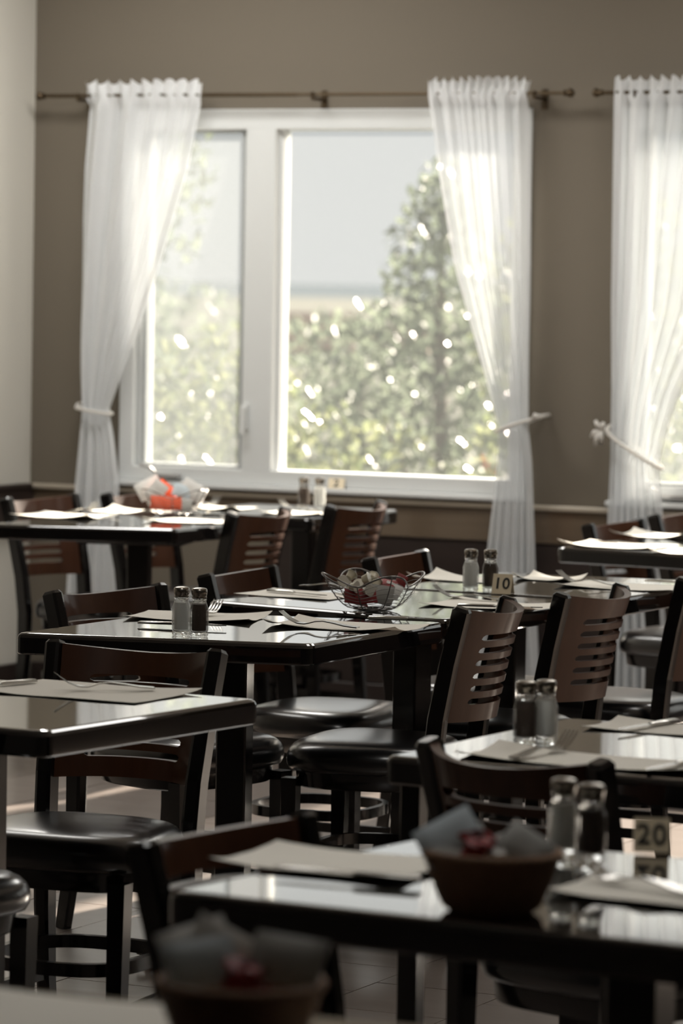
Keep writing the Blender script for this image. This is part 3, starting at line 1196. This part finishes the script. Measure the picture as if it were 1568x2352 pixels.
cream_proto = make_creamer()
CR = [(-.078, -.012, .066, 1.25, .2, .3, 'flat creamer cup overhanging the left tip of the wire bowl'),
      (-.054, -.036, .058, 1.5, .5, .9, 'creamer cup at the front of the left heap in the wire bowl'),
      (-.026, -.016, .074, 1.2, -.3, 1.4, 'creamer cup on the top of the heap, lid turned right'),
      (-.060, .020, .074, .9, .2, 2.2, 'uppermost creamer cup of the heap in the wire bowl'),
      (-.004, .006, .076, 1.35, .6, 2.8, 'creamer cup nearest the middle of the wire bowl, tipped high'),
      (-.032, .012, .052, .6, -.4, .2, 'creamer cup low inside the heap, just under the topmost ones'),
      (-.066, .000, .036, 1.0, .4, 1.9, 'creamer cup deep in the left of the wire bowl'),
      (-.018, -.040, .050, 1.4, -.2, .6, 'creamer cup leaning on the front rim of the wire bowl'),
      (.004, -.018, .058, .8, .3, 2.5, 'creamer cup beside the red packets in the wire bowl')]
for x, y, z, rx, ry, rz, lab in CR:
    c = take(cream_proto)
    c.location = (BX[0] + x, BX[1] + y, TT + z)
    c.scale = (.84, .84, .84)
    c.rotation_euler = (rx, ry, rz)
    tag(c, lab, 'creamer', 'creamer cups in the wire bowl')


def packet_mesh(name, m, sx=.058, sy=.042, th=.0035):
    NX, NY = 8, 6
    vs, fs = [], []
    for s in (1, -1):
        for i in range(NY + 1):
            for j in range(NX + 1):
                u, v = j / NX * 2 - 1, i / NY * 2 - 1
                h = th * max(0, (1 - abs(u) ** 6)) * max(0, (1 - abs(v) ** 3)) + .00035
                vs.append((u * sx / 2, v * sy / 2, s * h))
    W, N = NX + 1, (NX + 1) * (NY + 1)
    for i in range(NY):
        for j in range(NX):
            a = i * W + j
            fs.append((a, a + 1, a + W + 1, a + W))
            fs.append((a + W + N, a + W + 1 + N, a + 1 + N, a + N))
    for j in range(NX):
        fs += [(j + N, j + 1 + N, j + 1, j), (NY * W + j, NY * W + j + 1, NY * W + j + 1 + N, NY * W + j + N)]
    for i in range(NY):
        a, b = i * W, i * W + NX
        fs += [(a, a + W, a + W + N, a + N), (b + N, b + W + N, b + W, b)]
    return MB().add(vs, fs).mesh(name, m, 50)


PK = {k: packet_mesh('sugar_packet', M[k]) for k in ('red', 'orange', 'white', 'blue', 'grey')}


def packet(kind, base, off, rot, label, group, sc=1.0):
    o = bpy.data.objects.new('sugar_packet', PK[kind])
    COL.objects.link(o)
    o.location = (base[0] + off[0], base[1] + off[1], TT + off[2])
    o.rotation_euler = rot
    o.scale = (sc, sc, sc)
    tag(o, label, 'packet', group)


g = 'packets in the sharp wire bowl'
packet('red', BX, (-0.043, -0.040, 0.036), (1.1, .1, .2), 'red packet against the lower left wires of the sharp bowl', g, .9)
packet('red', BX, (-0.017, -0.045, 0.038), (1.2, -.1, .1), 'red packet at the front of the sharp wire bowl, below the creamers', g, .9)
packet('red', BX, (-0.039, -0.019, 0.024), (.5, .2, .4), 'red packet flat at the bottom left of the sharp wire bowl', g, .9)
packet('grey', BX, (0.017, -0.040, 0.042), (1.2, .1, -.2), 'grey packet at the front right of the sharp wire bowl', g, 1.1)
packet('grey', BX, (0.026, -0.017, 0.032), (.9, .2, -.5), 'grey packet in the middle of the sharp wire bowl', g, .9)
packet('white', BX, (0.045, -0.019, 0.050), (1.0, .3, -.6), 'white packet inside the right wall of the sharp wire bowl', g, .9)
packet('white', BX, (0.043, 0.012, 0.052), (.8, .2, -.9), 'white packet at the far right of the sharp wire bowl', g, .9)
packet('red', BX, (0.034, 0.002, 0.066), (.35, .1, -.4), 'red packet lying high in the right half of the sharp wire bowl', g, .9)
packet('red', BX, (0.067, -0.003, 0.072), (1.3, .2, -1.0), 'small red packet upright at the right rim of the sharp wire bowl', g, .75)
packet('red', BX, (0.009, 0.026, 0.064), (1.4, .3, .5), 'red packet corner sticking up behind the front rim tip', g, .8)
packet('grey', BX, (0.000, 0.009, 0.024), (.3, .1, .8), 'grey packet at the bottom of the sharp wire bowl', g, .9)
g = 'packets in the far bowl'
packet('white', FX, (-.085, .010, .090), (1.3, -.5, .1), 'tall white packet leaning out at the left of the far bowl', g, 1.5)
packet('white', FX, (-.060, -.030, .080), (1.4, -.9, .2), 'white packet just right of the tallest one in the far bowl', g, 1.3)
packet('orange', FX, (-.030, -.010, .082), (1.3, .7, .1), 'orange red packet standing up in the middle of the far bowl', g, 1.25)
packet('orange', FX, (-.045, -.050, .045), (1.2, .1, .2), 'orange red packet at the front left of the far bowl', g, 1.1)
packet('orange', FX, (-.005, -.052, .042), (1.2, -.1, 0), 'orange red packet at the front of the far bowl', g, 1.1)
packet('orange', FX, (.000, .000, .060), (.6, .2, .5), 'orange red packet lying across the far bowl', g, 1.1)
packet('blue', FX, (.025, -.010, .082), (1.2, .3, .2), 'pale blue packet in the far bowl, left of the white one', g, 1.1)
packet('white', FX, (.060, .000, .085), (1.3, .5, -.2), 'pointed white packet at the right of the far bowl', g, 1.4)
packet('grey', FX, (.030, -.050, .040), (1.1, .1, -.2), 'grey packet low at the front of the far bowl', g, 1.1)

# ------------------------------------------------------------------ woven baskets


def make_basket():
    t = empty('wicker_basket')
    NA, NZ = 144, 26
    vs, fs = [], []
    for lay in (0, 1):
        for i in range(NZ + 1):
            f = i / NZ
            z = .004 + .066 * f
            for j in range(NA):
                a = 2 * PI * j / NA
                r = .056 + .026 * f ** .8
                w = math.sin(a * 24) * (1 if (i // 2) % 2 else -1)
                r += .0020 * w + .0010 * abs(math.sin(PI * i / 2))
                if lay:
                    r -= .006
                e = 1.0
                vs.append((r * math.cos(a) * 1.03, r * math.sin(a) * .97, z))
    N = NA * (NZ + 1)
    for i in range(NZ):
        for j in range(NA):
            a, b = i * NA + j, i * NA + (j + 1) % NA
            fs.append((a, b, b + NA, a + NA))
            fs.append((a + NA + N, b + NA + N, b + N, a + N))
    for j in range(NA):
        a, b = NZ * NA + j, NZ * NA + (j + 1) % NA
        fs.append((a, b, b + N, a + N))
    MB().add(vs, fs).build('woven_wall', M['wicker'], t, True)
    MB().lathe([(.052, 0), (.056, .002), (.056, .006), (.052, .008)], 48).build('bottom', M['wicker'], t, True)
    m = MB()
    for s in (0, 1, 2):
        pts = []
        for j in range(150):
            a = 2 * PI * j / 150
            q = a * 15 + s * 2 * PI / 3
            r = .081 + .0035 * math.cos(q)
            pts.append((r * 1.03 * math.cos(a), r * .97 * math.sin(a), .0715 + .0035 * math.sin(q)))
        m.tube(pts, .0028, 6, True)
    m.build('braided_rim', M['wicker'], t, True)
    return t


def crumple(name, m, rad, seed, flat=.6):
    r = random.Random(seed)
    ph = [r.uniform(0, 6.28) for _ in range(6)]
    vs, fs = [], []
    NA, NB = 18, 10
    for i in range(NB + 1):
        th = PI * (i + .001) / (NB + .002)
        for j in range(NA):
            a = 2 * PI * j / NA
            q = rad * (1 + .22 * math.sin(3 * a + ph[0] + 2 * th) + .16 * math.sin(5 * th + ph[1] + a) + .1 * math.sin(7 * a + ph[2]))
            vs.append((q * math.sin(th) * math.cos(a), q * math.sin(th) * math.sin(a), q * flat * math.cos(th)))
    for i in range(NB):
        for j in range(NA):
            a, b = i * NA + j, i * NA + (j + 1) % NA
            fs.append((a + NA, b + NA, b, a))
    return MB().add(vs, fs).mesh(name, m, 30)


bk = make_basket()
KX = (0.195, 4.749)
bk.location = (KX[0], KX[1], TT + .0045)
tag(bk, 'blurred woven basket on the dark table, beside the large shakers', 'basket', 'woven wicker baskets')
bk2 = copy_tree(bk)
LX = (-0.094, 3.850)
bk2.location = (LX[0], LX[1], TT + .0005)
bk2.rotation_euler = (0, 0, .5)
tag(bk2, 'very blurred woven basket cut by the bottom edge', 'basket', 'woven wicker baskets')


def lump(kind, base, off, rot, rad, seed, label, cat, group, flat=.6, name='wrapped_candy'):
    o = bpy.data.objects.new(name, crumple(name, M[kind], rad, seed, flat))
    COL.objects.link(o)
    o.location = (base[0] + off[0], base[1] + off[1], TT + off[2])
    o.rotation_euler = rot
    tag(o, label, cat, group)


g = 'packets and sweets in the basket beside the shakers'
packet('blue', KX, (-.054, -.010, .096), (1.0, -.5, .1), 'pale packet poking out at the left of the blurred basket', g, 1.35)
packet('grey', KX, (-.036, -.020, .080), (.85, -.4, .3), 'grey packet in front of the pale one in the blurred basket', g, 1.3)
lump('red', KX, (-.018, -.012, .086), (.2, .3, .1), .026, 5, 'dark red wrapped sweet in the middle of the blurred basket', 'sweet', g)
lump('white', KX, (.010, -.036, .078), (.4, .1, .7), .012, 8, 'small shiny white wrapped sweet right of the dark red one', 'sweet', g)
lump('grey', KX, (.036, .004, .080), (.1, .5, .2), .026, 11, 'grey green wrapped sweet at the right of the blurred basket', 'sweet', g)
packet('grey', KX, (.040, -.034, .090), (.9, .5, -.4), 'grey packet at the right rim of the blurred basket', g, 1.1)
lump('white', KX, (-.014, .040, .080), (.3, .1, .7), .022, 14, 'white wrapped sweet at the back of the blurred basket', 'sweet', g)
g = 'packets and sweets in the basket at the bottom edge'
packet('blue', LX, (-.040, -.014, .094), (.95, -.1, .3), 'pale blue packet at the left of the bottom basket', g, 1.3)
packet('white', LX, (-.046, .026, .104), (.9, -.3, .2), 'white packet behind the pale blue one in the bottom basket', g, 1.25)
packet('white', LX, (-.020, .020, .104), (1.0, .5, .1), 'pointed white packet near the middle of the bottom basket', g, 1.2)
lump('red', LX, (.004, -.012, .082), (.2, .3, .5), .024, 6, 'dark red wrapped sweet in the bottom basket', 'sweet', g)
lump('cream', LX, (.034, .022, .094), (.3, .2, .1), .017, 9, 'round cream wrapped sweet in the bottom basket', 'sweet', g)
packet('grey', LX, (.046, -.010, .098), (.9, .1, -.3), 'large grey green packet at the right of the bottom basket', g, 1.35)

# ------------------------------------------------------------------ outside: garden, trees, houses, sea
gnd = MB()
gnd.add([(-400, 14.6, -.62), (400, 14.6, -.62), (400, 60, -1.2), (-400, 60, -1.2), (-2500, 3100, -10), (2500, 3100, -10)], [(0, 1, 2, 3), (3, 2, 5, 4)])
tag(gnd.build('garden_ground', M['grass']), kind='structure')
se = MB()
se.add([(-2600, 3100, -10.2), (2600, 3100, -10.2), (40000, 45000, -10.2), (-40000, 45000, -10.2)], [(0, 1, 2, 3)])
tag(se.build('sea', M['sea']), kind='structure')


def tree(name, x, y, g0, blobs, n, leaf, m, seed, label, cat):
    r = random.Random(seed)
    t = empty(name, (x, y, g0))
    tag(t, label, cat, 'trees and shrubs outside the windows')
    vs, fs = [], []
    tot = sum(b[3] * b[4] for b in blobs)
    for bx, by, bz, rx, rz_ in blobs:
        for _ in range(int(n * rx * rz_ / tot)):
            while True:
                p = Vector((r.uniform(-1, 1), r.uniform(-1, 1), r.uniform(-1, 1)))
                if .25 < p.length < 1:
                    break
            c = Vector((bx + p.x * rx, by + p.y * rx, bz + p.z * rz_))
            q = Matrix.Rotation(r.uniform(0, 6.28), 3, 'Z') @ Matrix.Rotation(r.uniform(-1.3, 1.3), 3, 'X') @ Matrix.Rotation(r.uniform(-.6, .6), 3, 'Y')
            L = leaf * r.uniform(.6, 1.25)
            b0 = len(vs)
            for a, b, h in ((0, -.5, 0), (.28, -.1, .05), (.22, .25, .04), (0, .55, 0), (-.22, .25, .04), (-.28, -.1, .05)):
                vs.append(tuple(c + q @ Vector((a * L, b * L, h * L))))
            fs.append((b0, b0 + 1, b0 + 2, b0 + 3))
            fs.append((b0, b0 + 3, b0 + 4, b0 + 5))
    f = MB().add(vs, fs).build('foliage', m, t)
    f['kind'] = 'stuff'
    k = MB()
    zt = max(b[2] for b in blobs)
    k.tube([(0, 0, -.15), (.02, 0, zt * .4), (-.02, .03, zt * .8), (.0, .02, zt)], .05, 8, upv=(0, 1, 0), scales=(1.2, 1, .7, .3))
    for bx, by, bz, rx, rz_ in blobs:
        k.tube([(0, .01, max(.05, bz * .35)), (bx * .5, by * .5, bz * .7), (bx, by, bz)], .02, 6, upv=(0, 1, .1), scales=(1, .8, .4))
    k.build('trunk', M['bark'], t)
    return t


TREES = [
    ('garden_shrub', -.45, 20.5, -.68, [(-.5, 0, .9, .75, .8), (.35, .2, .85, .8, .75), (1.0, 0, .55, .6, .6), (-.2, .3, 1.5, .5, .5)], 5200, .075, M['leaf1'], 1, 'bushy yellow green shrub behind the left half of the big pane', 'shrub'),
    ('garden_tree', .62, 24.5, -.75, [(0, 0, 2.3, .42, .7), (-.45, .1, 1.6, .5, .6), (.5, 0, 1.5, .6, .8), (.1, .2, .7, .9, .7), (.0, 0, 2.75, .25, .35)], 5600, .085, M['leaf2'], 2, 'grey green tree rising in the middle of the big pane', 'tree'),
    ('garden_tree', 1.55, 21.5, -.72, [(-.35, 0, 2.0, .5, .8), (.5, .2, 1.2, .7, .8), (-.5, 0, .9, .6, .7), (.2, 0, 2.2, .6, .6)], 5400, .08, M['leaf1'], 3, 'green tree half behind the right curtain of the wide window', 'tree'),
    ('garden_tree', -1.75, 22.0, -.72, [(0, 0, 1.9, .8, .8), (.5, .1, 1.2, .7, .8), (-.6, 0, 1.2, .8, .9), (.3, .2, 2.9, .7, .9), (-.5, .1, 2.9, .7, .9), (.2, .1, 3.7, .7, .6)], 8000, .085, M['leaf2'], 4, 'hazy tree behind the screened left sash', 'tree'),
    ('garden_shrub', 3.9, 20.0, -.68, [(0, 0, 1.0, .9, .9), (.8, .2, 1.2, .8, .9), (-.6, .1, .8, .7, .7)], 4200, .08, M['leaf1'], 5, 'shrub showing at the right edge beside the right curtain', 'shrub'),
    ('hedge', .2, 38.0, -.9, [(-1.9, 0, 1.6, 1.0, .9), (-.4, .2, 1.35, 1.0, .85), (.9, 0, 1.7, 1.0, .9), (2.2, 0, 1.7, 1.3, 1.2), (3.6, 0, 1.6, 1.3, 1.3), (-3.8, 0, 1.6, 1.3, 1.3)], 6500, .13, M['leaf2'], 6, 'pale band of trees farther off, below the sea line', 'hedge'),
]
for args in TREES:
    tree(*args)


def house(x, y, g0, wx, wy, h, rz, label):
    t = empty('house', (x, y, g0), rz)
    tag(t, label, 'house', 'houses beyond the trees')
    MB().box(-wx / 2, wx / 2, -wy / 2, wy / 2, -.5, h).build('house_wall', M['house'], t)
    e = .3
    rf = MB().add([(-wx / 2 - e, -wy / 2 - e, h), (wx / 2 + e, -wy / 2 - e, h), (wx / 2 + e, wy / 2 + e, h), (-wx / 2 - e, wy / 2 + e, h), (-wx / 2 - e, 0, h + 1.5), (wx / 2 + e, 0, h + 1.5)],
                  [(0, 1, 5, 4), (2, 3, 4, 5), (0, 4, 3), (1, 2, 5), (3, 2, 1, 0)])
    rf.build('roof', M['roof'], t)
    for k in range(3):
        xx = -wx / 2 + wx * (k + .5) / 3
        f = MB().box(xx - .55, xx + .55, -wy / 2 - .06, -wy / 2, h * .35, h * .75).build('window', M['frame'], t)
        MB().box(xx - .45, xx + .45, -wy / 2 - .08, -wy / 2 - .061, h * .38, h * .72).build('pane', M['dark_glass'], f)
    return t


house(-1.2, 150, -5.0, 3.2, 5, 3.9, .2, 'pale house with a red roof beyond the shrubs, left one')
house(2.0, 175, -5.9, 3.2, 5, 4.1, -.1, 'pale house with a red roof beyond the shrubs, right one')
